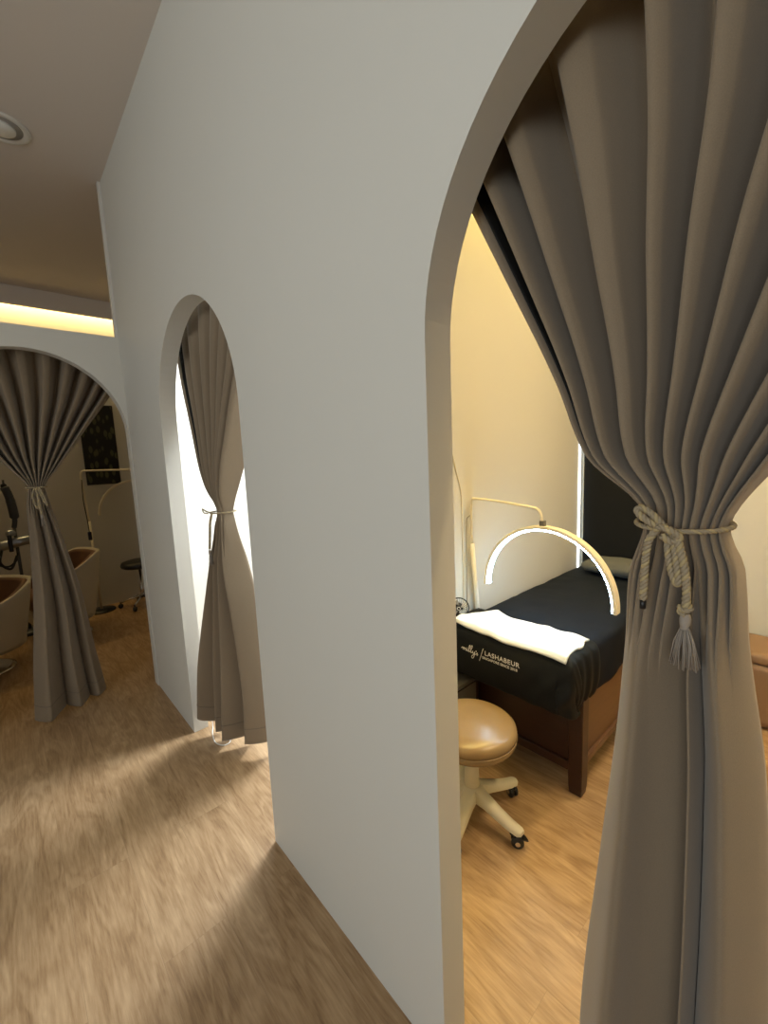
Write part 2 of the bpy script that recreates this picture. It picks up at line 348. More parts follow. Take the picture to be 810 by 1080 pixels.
# ------------------------------------------------------------------ curtains
def curtain(name, label, origin, rotz, z_tie, z_top, z_bot, Lt, Rt, cx, Dtop, up, lo, side, amp_top=0.035, amp_bot=0.075, seed=0, zoff=None):
    """Drape hanging in local coordinates: y across (L side = +y), x depth (viewer side = -x).
    Lt,Rt tables z->y edges; cx table z->x; up/lo lists of fold breaks; side = depth slant of the lower bundle"""
    root = thing(name, label, 'curtain', origin, rotz)
    NU, NZ = 420, 150
    def breaks(u, br):
        for i in range(len(br)-1):
            if u <= br[i+1] or i == len(br)-2:
                return i, (u-br[i])/(br[i+1]-br[i]), br[i+1]-br[i]
    rnd = random.Random(seed)
    ramp = [0.82+0.36*rnd.random() for _ in range(30)]
    def surf(u, z):
        L, R = interp(Lt, z), interp(Rt, z); W = L-R
        m = 1 - sstep(z_tie-0.22, z_tie+0.015, z)     # 0 above tie, 1 below
        i, s, wd = breaks(u, up); s = max(0, min(1, s)); e = math.sin(PI*s)
        a = interp([(z_tie, 0.050), (z_tie+0.25, 0.088), (z_top, amp_top)], z) * ramp[i]
        p = sstep(0, 0.15, s)*(1-sstep(0.60, 1.0, s))*(0.82+0.18*math.sin(PI*min(1, max(0, (s-0.05)/0.65))))       # crisp leading crease, then rolls away
        xu = -a*p + a*0.5; yu = -0.19*wd*math.exp(-((s-0.13)/0.11)**2)*sstep(0, 0.05, s)
        i, s, wd = breaks(u, lo); s = max(0, min(1, s)); e = math.sin(PI*s)
        a = interp([(z_bot, amp_bot), (z_tie-0.35, amp_bot*0.95), (z_tie, 0.052)], z) * (0.75 + 0.5*min(1, wd/0.4))
        xl = -a*(abs(e)**0.62) + a*0.5; yl = -0.08*wd*math.sin(2*PI*s)
        xl += 0.014*math.sin(u*13+z*1.3+seed)*sstep(z_tie, z_tie-0.5, z)
        xl += side*(u-0.5)*sstep(z_tie, z_bot+0.2, z)
        x = xu*(1-m)+xl*m; y = yu*(1-m)+yl*m
        # bundle pinched round at the tie
        pinch = math.exp(-((z-z_tie)/0.05)**2)
        rr = (u-0.5)*2
        x = x*(1-0.55*pinch) - 0.030*pinch*(math.sqrt(max(0, 1-rr*rr))-0.5)
        nx = noise.noise(Vector((u*5+seed, z*2.2, 1.3)))*0.006
        return Vector((interp(cx, z)+x+nx, L-(u-y)*W - 0, z))
    bm = bmesh.new(); grid = []
    for j in range(NZ+1):
        t = j/NZ
        z = z_top + (z_bot-z_top)*t
        row = []
        for i in range(NU+1):
            u = i/NU; p = surf(u, z)
            if zoff and t > 0.6: p.z += zoff(u)*((t-0.6)/0.4)
            row.append(bm.verts.new(p))
        grid.append(row)
    for j in range(NZ):
        for i in range(NU): bm.faces.new((grid[j][i], grid[j][i+1], grid[j+1][i+1], grid[j+1][i]))
    obj('drape', bm, CURT, root, smooth=True, solid=0.0025)
    # dark seam tape that runs just inside the leading edge
    def band(u0, u1, za, zb, nm, mt, lift):
        bm = bmesh.new(); rows = []
        for j in range(91):
            z = za + (zb-za)*j/90
            row = []
            for k in range(4):
                u = u0 + (u1-u0)*k/3
                p = surf(u, z); d = 1e-3
                n = (surf(u+d, z)-surf(u-d, z)).cross(surf(u, z+d)-surf(u, z-d)).normalized()
                if n.x > 0: n = -n
                row.append(bm.verts.new(p + n*lift))
            rows.append(row)
        for j in range(90):
            for k in range(3): bm.faces.new((rows[j][k], rows[j][k+1], rows[j+1][k+1], rows[j+1][k]))
        return obj(nm, bm, mt, root, smooth=True, solid=0.0008, off=0)
    band(up[1]*0.60, up[1]*0.60+0.010, z_top-0.02, z_tie+0.06, 'seam_tape', TAPE, 0.003)
    # stitched hem line
    bm = bmesh.new(); rows = []; zh = z_bot+0.085
    for i in range(241):
        u = i/240; row = []
        p0 = surf(u, zh); d = 1e-3
        n = (surf(min(1, u+d), zh)-surf(max(0, u-d), zh)).cross(surf(u, zh+d)-surf(u, zh-d)).normalized()
        if n.x > 0: n = -n
        t = (z_top-zh)/(z_top-z_bot); dz = zoff(u)*((t-0.6)/0.4) if zoff else 0
        for h in (-0.0016, 0.0016): row.append(bm.verts.new(surf(u, zh+h) + n*0.0022 + Vector((0, 0, dz))))
        rows.append(row)
    for A, B in zip(rows, rows[1:]): bm.faces.new((A[0], A[1], B[1], B[0]))
    obj('hem_seam', bm, HEM, root, smooth=True, solid=0.0006, off=0)
    return root, surf

def strand_rope(name, pts, r, parent, pitch=0.011, mats=(ROPE, ROPEG), n=10, closed=False, strands=3):
    """twisted cord: strands wound round the path, in one mesh"""
    P = smooth_path(pts, n) if not closed else [Vector(p) for p in pts]
    # resample
    Ls = [0]
    for a, b in zip(P, P[1:]): Ls.append(Ls[-1]+(b-a).length)
    total = Ls[-1]; N = max(8, int(total/ (pitch/9))); Q = []; j = 0
    for i in range(N+1):
        d = total*i/N
        while j < len(Ls)-2 and Ls[j+1] < d: j += 1
        t = (d-Ls[j])/max(1e-9, Ls[j+1]-Ls[j]); Q.append(P[j].lerp(P[j+1], min(1, t)))
    fr = frames(Q)
    bm = bmesh.new()
    for s in range(strands):
        path = []
        for i, (q, (t, a, b)) in enumerate(zip(Q, fr)):
            ang = 2*PI*(total*i/N)/(pitch*strands/1.5) + 2*PI*s/strands
            path.append(q + (a*math.cos(ang)+b*math.sin(ang))*r*0.5)
        f0 = len(bm.faces); add_tube(bm, path, r*0.58, seg=6); bm.faces.ensure_lookup_table()
        for f in bm.faces[f0:]: f.material_index = 1 if s == 0 else 0
    return obj(name, bm, list(mats), parent, smooth=True)

def tassel(parent, top, length, wid, n=70, seed=3):
    rnd = random.Random(seed); top = Vector(top)
    obj('tassel_head', lathe([(0.002, 0), (0.0055, -0.002), (0.0065, -0.008), (0.006, -0.016), (0.0045, -0.019), (0.006, -0.022)], seg=14, center=top), TASS, parent, smooth=True)
    bm = bmesh.new()
    for k in range(n):
        a = 2*PI*rnd.random(); rr = math.sqrt(rnd.random()); L = length*(0.88+0.15*rnd.random())
        p0 = top + Vector((0.004*rr*math.cos(a), 0.004*rr*math.sin(a), -0.018))
        q = Vector((wid*rr*math.cos(a)*0.6, wid*rr*math.sin(a), 0))
        add_tube(bm, [p0, p0+q*0.6+Vector((0, 0, -L*0.4)), p0+q+Vector((0.001*rnd.uniform(-1, 1), 0.003*rnd.uniform(-1, 1), -L))], 0.0007, seg=4)
    obj('tassel_skirt', bm, TASS, parent, smooth=True)

def tie(label, origin, rotz, z, cy, cxx, ry, rx, scale=1.0, detailed=True, flip=1, seed=1):
    t = thing('curtain_tie', label, 'curtain tie', origin, rotz)
    ring = [(cxx+rx*math.cos(a), cy+ry*math.sin(a), z+0.004*math.sin(a)) for a in [2*PI*k/40 for k in range(41)]]
    strand_rope('waist_cord', ring, 0.0032, t, pitch=0.010, n=3)
    F = cxx-rx-0.005   # front plane
    return t, F

# big curtain ------------------------------------------------
bigL = [(0.03, 0.315), (0.305, 0.306), (0.666, 0.277), (0.939, 0.251), (1.10, 0.238), (1.208, 0.226), (1.262, 0.212), (1.287, 0.208), (1.31, 0.214), (1.388, 0.292), (1.50, 0.345), (1.66, 0.430), (1.856, 0.535), (2.20, 0.715)]
bigR = [(0.03, 0.015), (0.613, 0.035), (0.928, 0.058), (1.12, 0.085), (1.23, 0.095), (1.262, 0.108), (1.285, 0.114), (1.305, 0.108), (1.369, 0.070), (1.50, -0.01), (1.66, -0.12), (1.856, -0.27), (2.20, -0.48)]
upB = [0, 0.06, 0.12, 0.22, 0.365, 0.445, 0.54, 0.63, 0.74, 0.84, 0.93, 1]
loB = [0, 0.61, 0.67, 1]
RODZ = 2.21
c1, s1 = curtain('curtain', 'taupe blackout curtain in the large near arch, tied with a bow and long tassel', (0, 0, 0), 0, 1.285, RODZ-0.014, 0.03,
    bigL, bigR, [(0.03, 0.70), (0.9, 0.70), (1.285, 0.705), (1.6, 0.742), (2.09, 0.760)], None, upB, loB, 0.0, amp_top=0.125, amp_bot=0.085, seed=1)
# small-arch curtain
smL = [(0.03, 2.235), (0.35, 2.17), (0.70, 2.07), (1.0, 1.98), (1.12, 1.955), (1.165, 1.925), (1.185, 1.918), (1.21, 1.93), (1.30, 2.01), (1.45, 2.10), (1.62, 2.19), (1.82, 2.28), (2.20, 2.37)]
smR = [(0.03, 1.80), (0.35, 1.775), (0.70, 1.775), (1.0, 1.81), (1.12, 1.83), (1.165, 1.842), (1.185, 1.848), (1.21, 1.84), (1.30, 1.80), (1.45, 1.725), (1.62, 1.63), (1.82, 1.49), (2.20, 1.26)]
loS = [0, 0.22, 0.42, 0.68, 1]
c2, s2 = curtain('curtain', 'taupe curtain tied back in the narrow middle arch, with bright daylight behind it', (0, 0, 0), 0, 1.185, RODZ-0.014, 0.05,
    smL, smR, [(0.05, 0.715), (0.9, 0.72), (1.185, 0.72), (1.6, 0.74), (2.09, 0.75)], None, [0, 0.10, 0.22, 0.36, 0.49, 0.62, 0.76, 0.88, 1], loS, 0.13, amp_top=0.085, amp_bot=0.10, seed=4,
    zoff=lambda u: 0.06*(1-sstep(0.05, 0.30, u)) + 0.02*sstep(0.6, 0.9, u))
# left-arch curtain : local y across maps to world -x, local -x (viewer side) maps to world -y
# rotz=+90deg: local x->world y, local y->world -x
def neg(tab): return [(z, -v) for z, v in tab]
lL = [(0.03, -0.020), (0.30, 0.005), (0.66, 0.049), (1.0, 0.075), (1.20, 0.085), (1.285, 0.100), (1.31, 0.104), (1.33, 0.098), (1.40, 0.05), (1.491, -0.010), (1.66, -0.10), (1.85, -0.21), (2.20, -0.43)]
lR = [(0.03, 0.335), (0.30, 0.308), (0.66, 0.278), (1.0, 0.225), (1.20, 0.19), (1.285, 0.176), (1.31, 0.172), (1.33, 0.182), (1.40, 0.235), (1.535, 0.336), (1.66, 0.425), (1.81, 0.535), (2.20, 0.79)]
c3, s3 = curtain('curtain', 'taupe curtain tied at its middle in the arch of the low partition at left', (0, 0, 0), PI/2, 1.31, 2.115-0.014, 0.03,
    neg(lL), neg(lR), [(0.03, 2.985), (0.5, 3.01), (0.9, 3.03), (1.31, 3.035), (1.6, 3.055), (2.09, 3.07)], None, [0, 0.09, 0.20, 0.31, 0.42, 0.53, 0.64, 0.74, 0.84, 0.92, 1], [0, 0.42, 0.75, 1], 0.13, amp_top=0.085, amp_bot=0.08, seed=9)
# rods
def rod(label, axis, p, a0, a1, RODZ=RODZ):
    t = thing('curtain_rod', label, 'curtain rod', (p, (a0+a1)/2, RODZ) if axis == 'x' else ((a0+a1)/2, p, RODZ), 0 if axis == 'x' else PI/2)
    h = (a1-a0)/2
    obj('rod', tube([(0, -h, 0), (0, h, 0)], 0.012, seg=16), WHITE, t, smooth=True)
    wall = -(p-XW2) if axis == 'x' else -(p-YP2)
    for s in (-1, 1):
        obj('bracket', tube([(wall, s*(h-0.02), 0), (0, s*(h-0.02), 0)], 0.008, seg=10), WHITE, t)
rod('white curtain rod behind the top of the large near arch', 'x', 0.76, -0.54, 0.77)
rod('white curtain rod behind the top of the narrow middle arch', 'x', 0.75, 1.345, 2.45)
rod('white curtain rod behind the top of the left partition arch', 'y', 3.07, -0.41, 0.78, 2.115)

# ties ------------------------------------------------------
FX = 0.652
t1 = thing('curtain_tie', 'beige twisted rope bow with long tassel round the curtain in the large near arch', 'curtain tie', (0, 0, 0))
ring = [(0.706+0.055*math.cos(a), 0.161+0.056*math.sin(a), 1.289+0.003*math.cos(a)) for a in [2*PI*k/60 for k in range(61)]]
strand_rope('waist_cord', ring, 0.0033, t1, pitch=0.009, n=2)
strand_rope('bow_loop', [(FX, 0.170, 1.288), (FX-0.010, 0.183, 1.296), (FX-0.010, 0.197, 1.307), (FX-0.006, 0.2, 1.3135), (FX-0.004, 0.193, 1.3145), (FX-0.006, 0.181, 1.306), (FX-0.004, 0.168, 1.291)], 0.0046, t1, pitch=0.0095)
strand_rope('bow_loop', [(FX-0.004, 0.163, 1.286), (FX-0.009, 0.162, 1.262), (FX-0.008, 0.157, 1.232), (FX-0.008, 0.151, 1.218), (FX-0.010, 0.148, 1.222), (FX-0.010, 0.152, 1.250), (FX-0.005, 0.158, 1.285)], 0.0042, t1, pitch=0.0095)
strand_rope('knot', [(FX-0.004, 0.178, 1.284), (FX-0.012, 0.170, 1.292), (FX-0.014, 0.158, 1.288), (FX-0.008, 0.149, 1.278), (FX-0.010, 0.158, 1.273), (FX-0.014, 0.168, 1.281)], 0.0048, t1, pitch=0.0095)
tl_ = strand_rope('rope_tail', [(FX-0.004, 0.176, 1.287), (FX-0.008, 0.184, 1.272), (FX-0.006, 0.188, 1.245), (FX-0.005, 0.189, 1.215), (FX-0.004, 0.190, 1.186)], 0.0050, t1, pitch=0.0095)
obj('rope_end', lathe([(0.001, 0), (0.0042, -0.001), (0.0040, -0.012), (0.001, -0.013)], seg=12, center=(FX-0.004, 0.190, 1.185)), BLACKP, tl_, smooth=True)
strand_rope('rope_tail', [(FX-0.004, 0.155, 1.285), (FX-0.009, 0.150, 1.272), (FX-0.010, 0.142, 1.240), (FX-0.008, 0.139, 1.210), (FX-0.007, 0.139, 1.182)], 0.0050, t1, pitch=0.0095)
strand_rope('knot', [(FX-0.007, 0.147, 1.188), (FX-0.013, 0.140, 1.184), (FX-0.009, 0.133, 1.187), (FX-0.003, 0.139, 1.191), (FX-0.007, 0.146, 1.181), (FX-0.012, 0.138, 1.178)], 0.0032, t1, pitch=0.010)
tassel(t1, (FX-0.007, 0.139, 1.180), 0.058, 0.014)

t2 = thing('curtain_tie', 'thin beige cord tied round the curtain in the narrow middle arch', 'curtain tie', (0, 0, 0))
ring = [(0.716+0.056*math.cos(a), 1.883+0.045*math.sin(a), 1.186) for a in [2*PI*k/60 for k in range(61)]]
strand_rope('waist_cord', ring, 0.0034, t2, pitch=0.012, n=2)
strand_rope('bow_loop', [(0.675, 1.905, 1.184), (0.660, 1.930, 1.190), (0.652, 1.952, 1.201), (0.655, 1.950, 1.184), (0.665, 1.925, 1.180)], 0.003, t2, pitch=0.012)
strand_rope('rope_tail', [(0.676, 1.908, 1.184), (0.668, 1.920, 1.140), (0.664, 1.928, 1.08), (0.660, 1.935, 1.02)], 0.0055, t2, pitch=0.0095)
tassel(t2, (0.660, 1.935, 1.015), 0.055, 0.010, n=40)

t3 = thing('curtain_tie', 'pale cord with short hanging loops round the curtain in the left partition arch', 'curtain tie', (0, 0, 0))
ring = [(0.138+0.044*math.cos(a), 3.030+0.055*math.sin(a), 1.312) for a in [2*PI*k/60 for k in range(61)]]
strand_rope('waist_cord', ring, 0.0045, t3, pitch=0.0095, n=2)
yy = 2.968
strand_rope('bow_loop', [(0.125, yy, 1.31), (0.112, yy-0.012, 1.27), (0.118, yy-0.012, 1.215), (0.128, yy-0.012, 1.20), (0.132, yy-0.012, 1.26), (0.132, yy, 1.31)], 0.0048, t3, pitch=0.016)
strand_rope('bow_loop', [(0.140, yy, 1.31), (0.148, yy-0.012, 1.27), (0.160, yy-0.012, 1.225), (0.168, yy-0.012, 1.215), (0.160, yy-0.012, 1.26), (0.145, yy, 1.31)], 0.0045, t3, pitch=0.016)
strand_rope('rope_tail', [(0.132, yy, 1.31), (0.133, yy-0.016, 1.26), (0.136, yy-0.018, 1.20), (0.138, yy-0.016, 1.165)], 0.0052, t3, pitch=0.016)
tassel(t3, (0.138, yy-0.016, 1.165), 0.045, 0.010, n=30)
# ------------------------------------------------------------------ treatment bed
BX0, BX1, BY0, BY1, BZ = 1.47, 2.90, 0.66, 1.225, 0.617
bed = thing('treatment_bed', 'low massage bed with black fitted cover on a dark mahogany frame', 'bed', ((BX0+BX1)/2, (BY0+BY1)/2, 0))
bc = Vector(bed.location)
def LB(p): return Vector(p)-bc
def bm_shift(bm, v):
    for q in bm.verts: q.co -= v
    return bm
# legs: square posts that flare a little at the foot
def leg_bm(x, y):
    bm = bmesh.new(); z = [0, 0.03, 0.10, 0.42]; h = [0.030, 0.034, 0.036, 0.036]; prev = None
    for zz, hh in zip(z, h):
        ring = [bm.verts.new((x+a*hh-bc.x, y+b*hh-bc.y, zz)) for a, b in ((-0.8, -0.8), (0.8, -0.8), (0.8, 0.8), (-0.8, 0.8))]
        if prev:
            for k in range(4): bm.faces.new((prev[k], prev[(k+1) % 4], ring[(k+1) % 4], ring[k]))
        else: bm.faces.new(ring[::-1])
        prev = ring
    bm.faces.new(prev); return bm
LX0, LX1, LY0, LY1 = 1.605, 2.84, 0.683, 1.185
for x in (LX0, LX1):
    for y in (LY0, LY1): obj('leg', leg_bm(x, y), MAHOG, bed, bevel=0.004)
def apron(lo, hi): return bm_shift(box(lo, hi), bc)
fe = obj('end_panel', apron((LX0-0.015, LY0+0.029, 0.13), (LX0+0.010, LY1-0.029, 0.42)), MAHOG, bed, bevel=0.003)
obj('rail', apron((LX0-0.026, LY0+0.029, 0.095), (LX0+0.018, LY1-0.029, 0.135)), MAHOG, fe, bevel=0.004)
fe = obj('end_panel', apron((LX1-0.010, LY0+0.029, 0.13), (LX1+0.015, LY1-0.029, 0.42)), MAHOG, bed, bevel=0.003)
obj('rail', apron((LX1-0.018, LY0+0.029, 0.095), (LX1+0.026, LY1-0.029, 0.135)), MAHOG, fe, bevel=0.004)
for y in (LY0, LY1):
    s = obj('side_panel', apron((LX0+0.029, y-0.012, 0.15), (LX1-0.029, y+0.012, 0.42)), MAHOGL, bed, bevel=0.003)
    s['label'] = 'lighter brown wooden side panel'
    obj('rail', apron((LX0+0.029, y-0.026, 0.125), (LX1-0.029, y+0.026, 0.155)), MAHOGL, s, bevel=0.006)
# mattress under a black fitted sheet
def soft_box(lo, hi, r, nx, ny, nz, fn=None):
    """rounded box grid mesh, fn(p) displaces"""
    bm = bmesh.new(); lo = Vector(lo); hi = Vector(hi); c = (lo+hi)/2; h = (hi-lo)/2
    bmesh.ops.create_cube(bm, size=2)
    n = {0: nx, 1: ny, 2: nz}
    for ax in range(3):
        es = [e for e in bm.edges if abs((e.verts[0].co-e.verts[1].co)[ax]) > 1e-6 and all(abs((e.verts[0].co-e.verts[1].co)[k]) < 1e-6 for k in range(3) if k != ax)]
        bmesh.ops.subdivide_edges(bm, edges=es, cuts=n[ax]-1, use_grid_fill=True)
    for v in bm.verts:
        p = Vector((v.co.x*h.x, v.co.y*h.y, v.co.z*h.z))
        inn = Vector([max(-(h[k]-r), min(h[k]-r, p[k])) for k in range(3)])
        d = p-inn
        if d.length > 1e-9:
            # distribute like a rounded box
            q = Vector([0 if abs(p[k]) < h[k]-r else (p[k]-inn[k])/r for k in range(3)])
            q = Vector([x*math.sqrt(max(0, 1-(y*y+z*z)/2+y*y*z*z/3)) for x, y, z in ((q.x, q.y, q.z), (q.y, q.x, q.z), (q.z, q.x, q.y))])
            p = inn + q*r
        p += c
        v.co = fn(p) if fn else p
    return bm
def mfn(p):
    q = p.copy(); k = noise.noise(p*9)*0.004 + noise.noise(p*23)*0.0015
    q.z += k; q.y += noise.noise(p*11+Vector((3, 0, 0)))*0.003
    if p.z < 0.5: q.y += 0.008*math.sin(p.x*26+2*math.sin(p.x*5)) * (0.52-p.z)/0.12 * (1 if p.y < 0.9 else -1)
    return q
obj('mattress', bm_shift(soft_box((BX0+0.02, BY0, 0.385), (BX1, BY1, BZ), 0.03, 90, 40, 14, mfn), bc), BLACKS, bed, smooth=True)
# the black printed cover pulled over the foot end, gathered at its corner
def cover_surface():
    bm = bmesh.new(); NA, NB = 90, 110; rows = []
    # profile around the foot in x-z: from the top (x=1.74) over the edge, down the front to z=0.385, tucked under
    prof = [(1.70, BZ+0.006), (1.62, BZ+0.010), (1.55, BZ+0.010), (1.50, BZ+0.006), (1.472, BZ-0.006), (1.456, BZ-0.028), (1.448, 0.55), (1.446, 0.50), (1.452, 0.45), (1.462, 0.41), (1.480, 0.388), (1.520, 0.380)]
    pr = smooth_path([(x, 0, z) for x, z in prof], 8)
    n = len(pr)
    # across: from the wall side to the open side, then down the open side
    ys = [(BY1+0.004, 0.0), (1.0, 0), (0.8, 0), (0.70, 0.0), (0.672, 0.004), (0.652, 0.022), (0.644, 0.06), (0.642, 0.11), (0.645, 0.16), (0.655, 0.20), (0.67, 0.225)]
    yp = smooth_path([(0, y, d) for y, d in ys], 10)
    for a, P in enumerate(pr):
        row = []
        for b, Q in enumerate(yp):
            x, z = P.x, P.z; y = Q.y; d = Q.z
            z2 = min(z, BZ+0.008 - d) if d > 0 else z
            # rounded corner : the side part recedes where the front falls
            fall = max(0, (BZ-z))
            x2 = x + (d*0.35 if x < 1.5 else 0)
            y2 = y + (0.05*fall if d > 0 else 0)
            g = sstep(0.80, 0.66, y)            # gathers near the open corner
            wob = math.sin(x*95+z*40+3*math.sin(z*30))*0.006*g*sstep(1.45, 1.55, x) + math.sin(y*70+z*50)*0.004*sstep(0.95, 0.75, y)*sstep(0.60, 0.5, z)
            nn = noise.noise(Vector((x*12, y*12, z*12)))*0.007
            row.append(bm.verts.new((x2+nn*0.8 - wob - bc.x, y2-wob*0.8+nn*0.5-bc.y, z2+nn*0.35+(wob*0.5 if d == 0 else 0))))
        rows.append(row)
    for A, B in zip(rows, rows[1:]):
        for k in range(len(A)-1): bm.faces.new((A[k], A[k+1], B[k+1], B[k]))
    return bm
cov = obj('foot_cover', cover_surface(), BLACKC, bed, smooth=True, solid=0.004)
cov['label'] = 'black cover over the foot end with white lettering'
# lettering on the cover, in the plane x = 1.443, reading towards -y
def glyph_strokes():
    """script word as polylines in (s, t): s to the right, t up, x-height 1"""
    S = []
    S.append([(-0.6, 0.35), (-0.3, 0.7), (0.0, 0.95), (0.1, 0.6), (0.05, 0.0), (0.2, 0.6), (0.5, 0.98), (0.65, 0.7), (0.6, 0.0), (0.8, 0.6), (1.1, 0.98), (1.25, 0.7), (1.2, 0.15), (1.35, 0.0), (1.6, 0.3), (1.8, 0.9), (1.8, 0.2), (1.95, 0.0), (2.2, 0.3),
              (2.8, 1.6), (3.1, 2.6), (2.95, 3.0), (2.7, 2.5), (2.45, 1.2), (2.45, 0.2), (2.65, 0.0), (2.95, 0.4),
              (3.6, 1.7), (3.95, 2.8), (3.8, 3.2), (3.5, 2.6), (3.25, 1.3), (3.25, 0.2), (3.45, 0.0), (3.8, 0.3),
              (4.0, 0.95), (4.05, 0.3), (4.3, 0.0), (4.6, 0.3), (4.85, 0.95), (4.75, 0.0), (4.45, -1.4), (4.0, -2.1), (3.6, -1.9), (3.8, -1.1), (4.6, -0.3), (5.3, 0.2)])
    S.append([(1.85, 1.35), (1.9, 1.45)])
    S.append([(5.35, 1.75), (5.45, 1.45), (5.35, 1.2)])
    S.append([(5.3, 0.2), (5.75, 0.8), (5.9, 0.95), (5.75, 0.7), (6.0, 0.35), (5.9, 0.0), (5.5, 0.02)])
    return S
def lettering():
    t = obj('logo_script', bmesh.new(), PRINT, cov)
    bm = bmesh.new(); k = 0.0118; y0 = 1.128; z0 = 0.532; tilt = -0.05
    for st in glyph_strokes():
        pts = smooth_path([(1.4405, y0-s*k*1.12, z0+tt*k*0.9+s*k*tilt) for s, tt in st], 5)
        add_tube(bm, [p-bc for p in pts], 0.0015, seg=5, sx=1)
    add_tube(bm, [Vector((1.4405, 1.040, 0.508))-bc, Vector((1.4405, 1.020, 0.568))-bc], 0.0014, seg=5)
    bm.to_mesh(t.data); bm.free()
lettering()
def text(body, size, loc, name, parent, material, rot, extr=0.0004, space=1.0, shear=0):
    cu = bpy.data.curves.new(name, 'FONT'); cu.body = body; cu.size = size; cu.extrude = extr; cu.space_character = space; cu.offset = size*0.012; cu.shear = shear
    tmp = bpy.data.objects.new(name, cu); C.objects.link(tmp)
    bpy.context.view_layer.update()
    me = bpy.data.meshes.new_from_object(tmp.evaluated_get(bpy.context.evaluated_depsgraph_get()))
    bpy.data.objects.remove(tmp)
    o = bpy.data.objects.new(name, me); C.objects.link(o); me.materials.clear(); me.materials.append(material)
    o.parent = parent; o.location = loc; o.rotation_euler = rot
    return o
# text faces -x : local X -> -y, local Y -> +z
TR = Matrix(((0, 0, -1), (-1, 0, 0), (0, 1, 0))).to_euler()
text('LASHABEUR', 0.028, Vector((1.4385, 1.012, 0.543))-bc, 'logo_lettering', cov, PRINT, TR, space=1.12)
text('SINGAPORE SINCE 2018', 0.0155, Vector((1.4385, 1.024, 0.524))-bc, 'logo_lettering', cov, PRINT, TR, space=1.02)

# towel across the foot
def towel_bm():
    bm = bmesh.new(); NX, NY = 40, 80; top = []
    for i in range(NX+1):
        row = []
        for j in range(NY+1):
            a = i/NX; b = j/NY
            y = 1.195 + (0.678-1.195)*b
            xf = 1.462 + 0.006*math.sin(b*9) - 0.01*b; xb = 1.71 - 0.19*(1-sstep(0.0, 0.16, b)) - 0.02*math.sin(b*3)+0.01*math.sin(b*14) - 0.03*b
            x = xf+(xb-xf)*a
            z = BZ+0.024 + 0.006*math.sin(b*7+a*2)*a + noise.noise(Vector((x*16, y*16, 0)))*0.006
            z -= 0.016*(1-sstep(0.0, 0.07, a))
            # ripple and droop at the loose end
            e = sstep(0.86, 1.0, b); z += -0.008*e*e + 0.003*e*math.sin(a*17)
            y -= 0.006*e*math.sin(a*11+1)
            z += 0.010*sstep(0.15, 0.0, b)
            row.append(bm.verts.new((x, y, z)))
        top.append(row)
    for A, B in zip(top, top[1:]):
        for k in range(NY): bm.faces.new((A[k], A[k+1], B[k+1], B[k]))
    return bm
tw = obj('towel', towel_bm(), TOWEL, None, smooth=True, solid=0.010, off=-1)
tag(tw, 'white folded towel laid across the black foot of the bed', 'towel')
# pillow at the head
pc = Vector((2.74, 0.90, BZ+0.052))
def pfn(p):
    q = p.copy(); d = p-pc
    e = max(0, 1-(d.x/0.13)**2)*max(0, 1-(d.y/0.25)**2)
    q.z = pc.z + d.z*(0.35+0.85*e**0.5) + noise.noise(p*14)*0.004
    return q
tag(obj('pillow', soft_box(pc-Vector((0.12, 0.23, 0.04)), pc+Vector((0.12, 0.23, 0.04)), 0.035, 24, 40, 8, pfn), PILLOW, None, smooth=True),
    'small grey towelling pillow at the head of the black bed', 'pillow')

# ------------------------------------------------------------------ half-moon lamp
lp = thing('half_moon_lamp', 'lit white half-moon lamp arching over the black bed', 'lamp', (1.78, 1.2435, 0))
lo_ = Vector(lp.location)
obj('base', bm_shift(lathe([(0.001, 0), (0.017, 0.0), (0.017, 0.018), (0.012, 0.022), (0.012, 0.06)], seg=24, center=lo_), lo_), WHITE, lp, smooth=True)
pA, pB = Vector((1.78, 1.2435, 0.02)), Vector((1.672, 1.241, 0.96))
po = obj('pole', tube([pA-lo_, pB-lo_], [0.0125, 0.0105], seg=16), WHITE, lp, smooth=True)
AX, AY, AZ, AR = 1.665, 0.864, 0.784, 0.289
arm = [pB, (1.662, 1.235, 1.10), (1.662, 1.234, 1.160), (1.662, 1.228, 1.176), (1.662, 1.212, 1.182), (AX, 1.10, 1.176), (AX, 0.925, 1.158), (AX, 0.895, 1.150), (AX, 0.880, 1.130), (AX, 0.874, 1.095), (AX, 0.872, AZ+AR+0.012)]
obj('arm', tube([Vector(p)-lo_ for p in smooth_path(arm, 6)], 0.0058, seg=12), LAMPW, lp, smooth=True)
obj('clamp', bm_shift(box((AX-0.011, 0.861, AZ+AR+0.006), (AX+0.011, 0.883, AZ+AR+0.032)), lo_), GREY, lp, bevel=0.003)
def arc_bm(r0, r1, x0, x1, n=64, a0=-0.03, a1=PI+0.03):
    bm = bmesh.new(); prev = None
    for k in range(n+1):
        a = a0+(a1-a0)*k/n
        tl = 0.10*math.cos(a)    # slight turn about the vertical
        def P(x, r): return bm.verts.new((x + 0.0 - lo_.x + tl*0.28*0.3, AY + r*math.cos(a) - lo_.y, AZ + r*math.sin(a)))
        ring = [P(x0, r0), P(x1, r0), P(x1, r1), P(x0, r1)]
        if prev:
            for q in range(4): bm.faces.new((prev[q], prev[(q+1) % 4], ring[(q+1) % 4], ring[q]))
        else: bm.faces.new(ring)
        prev = ring
    bm.faces.new(prev[::-1]); return bm
sh = obj('light_arc', arc_bm(AR-0.004, AR+0.010, AX-0.019, AX+0.019), LAMPW, lp, smooth=False, bevel=0.003)
dif = obj('diffuser', arc_bm(AR-0.012, AR-0.0035, AX-0.010, AX+0.010, a0=-0.02, a1=PI+0.02), LED, sh, smooth=False)
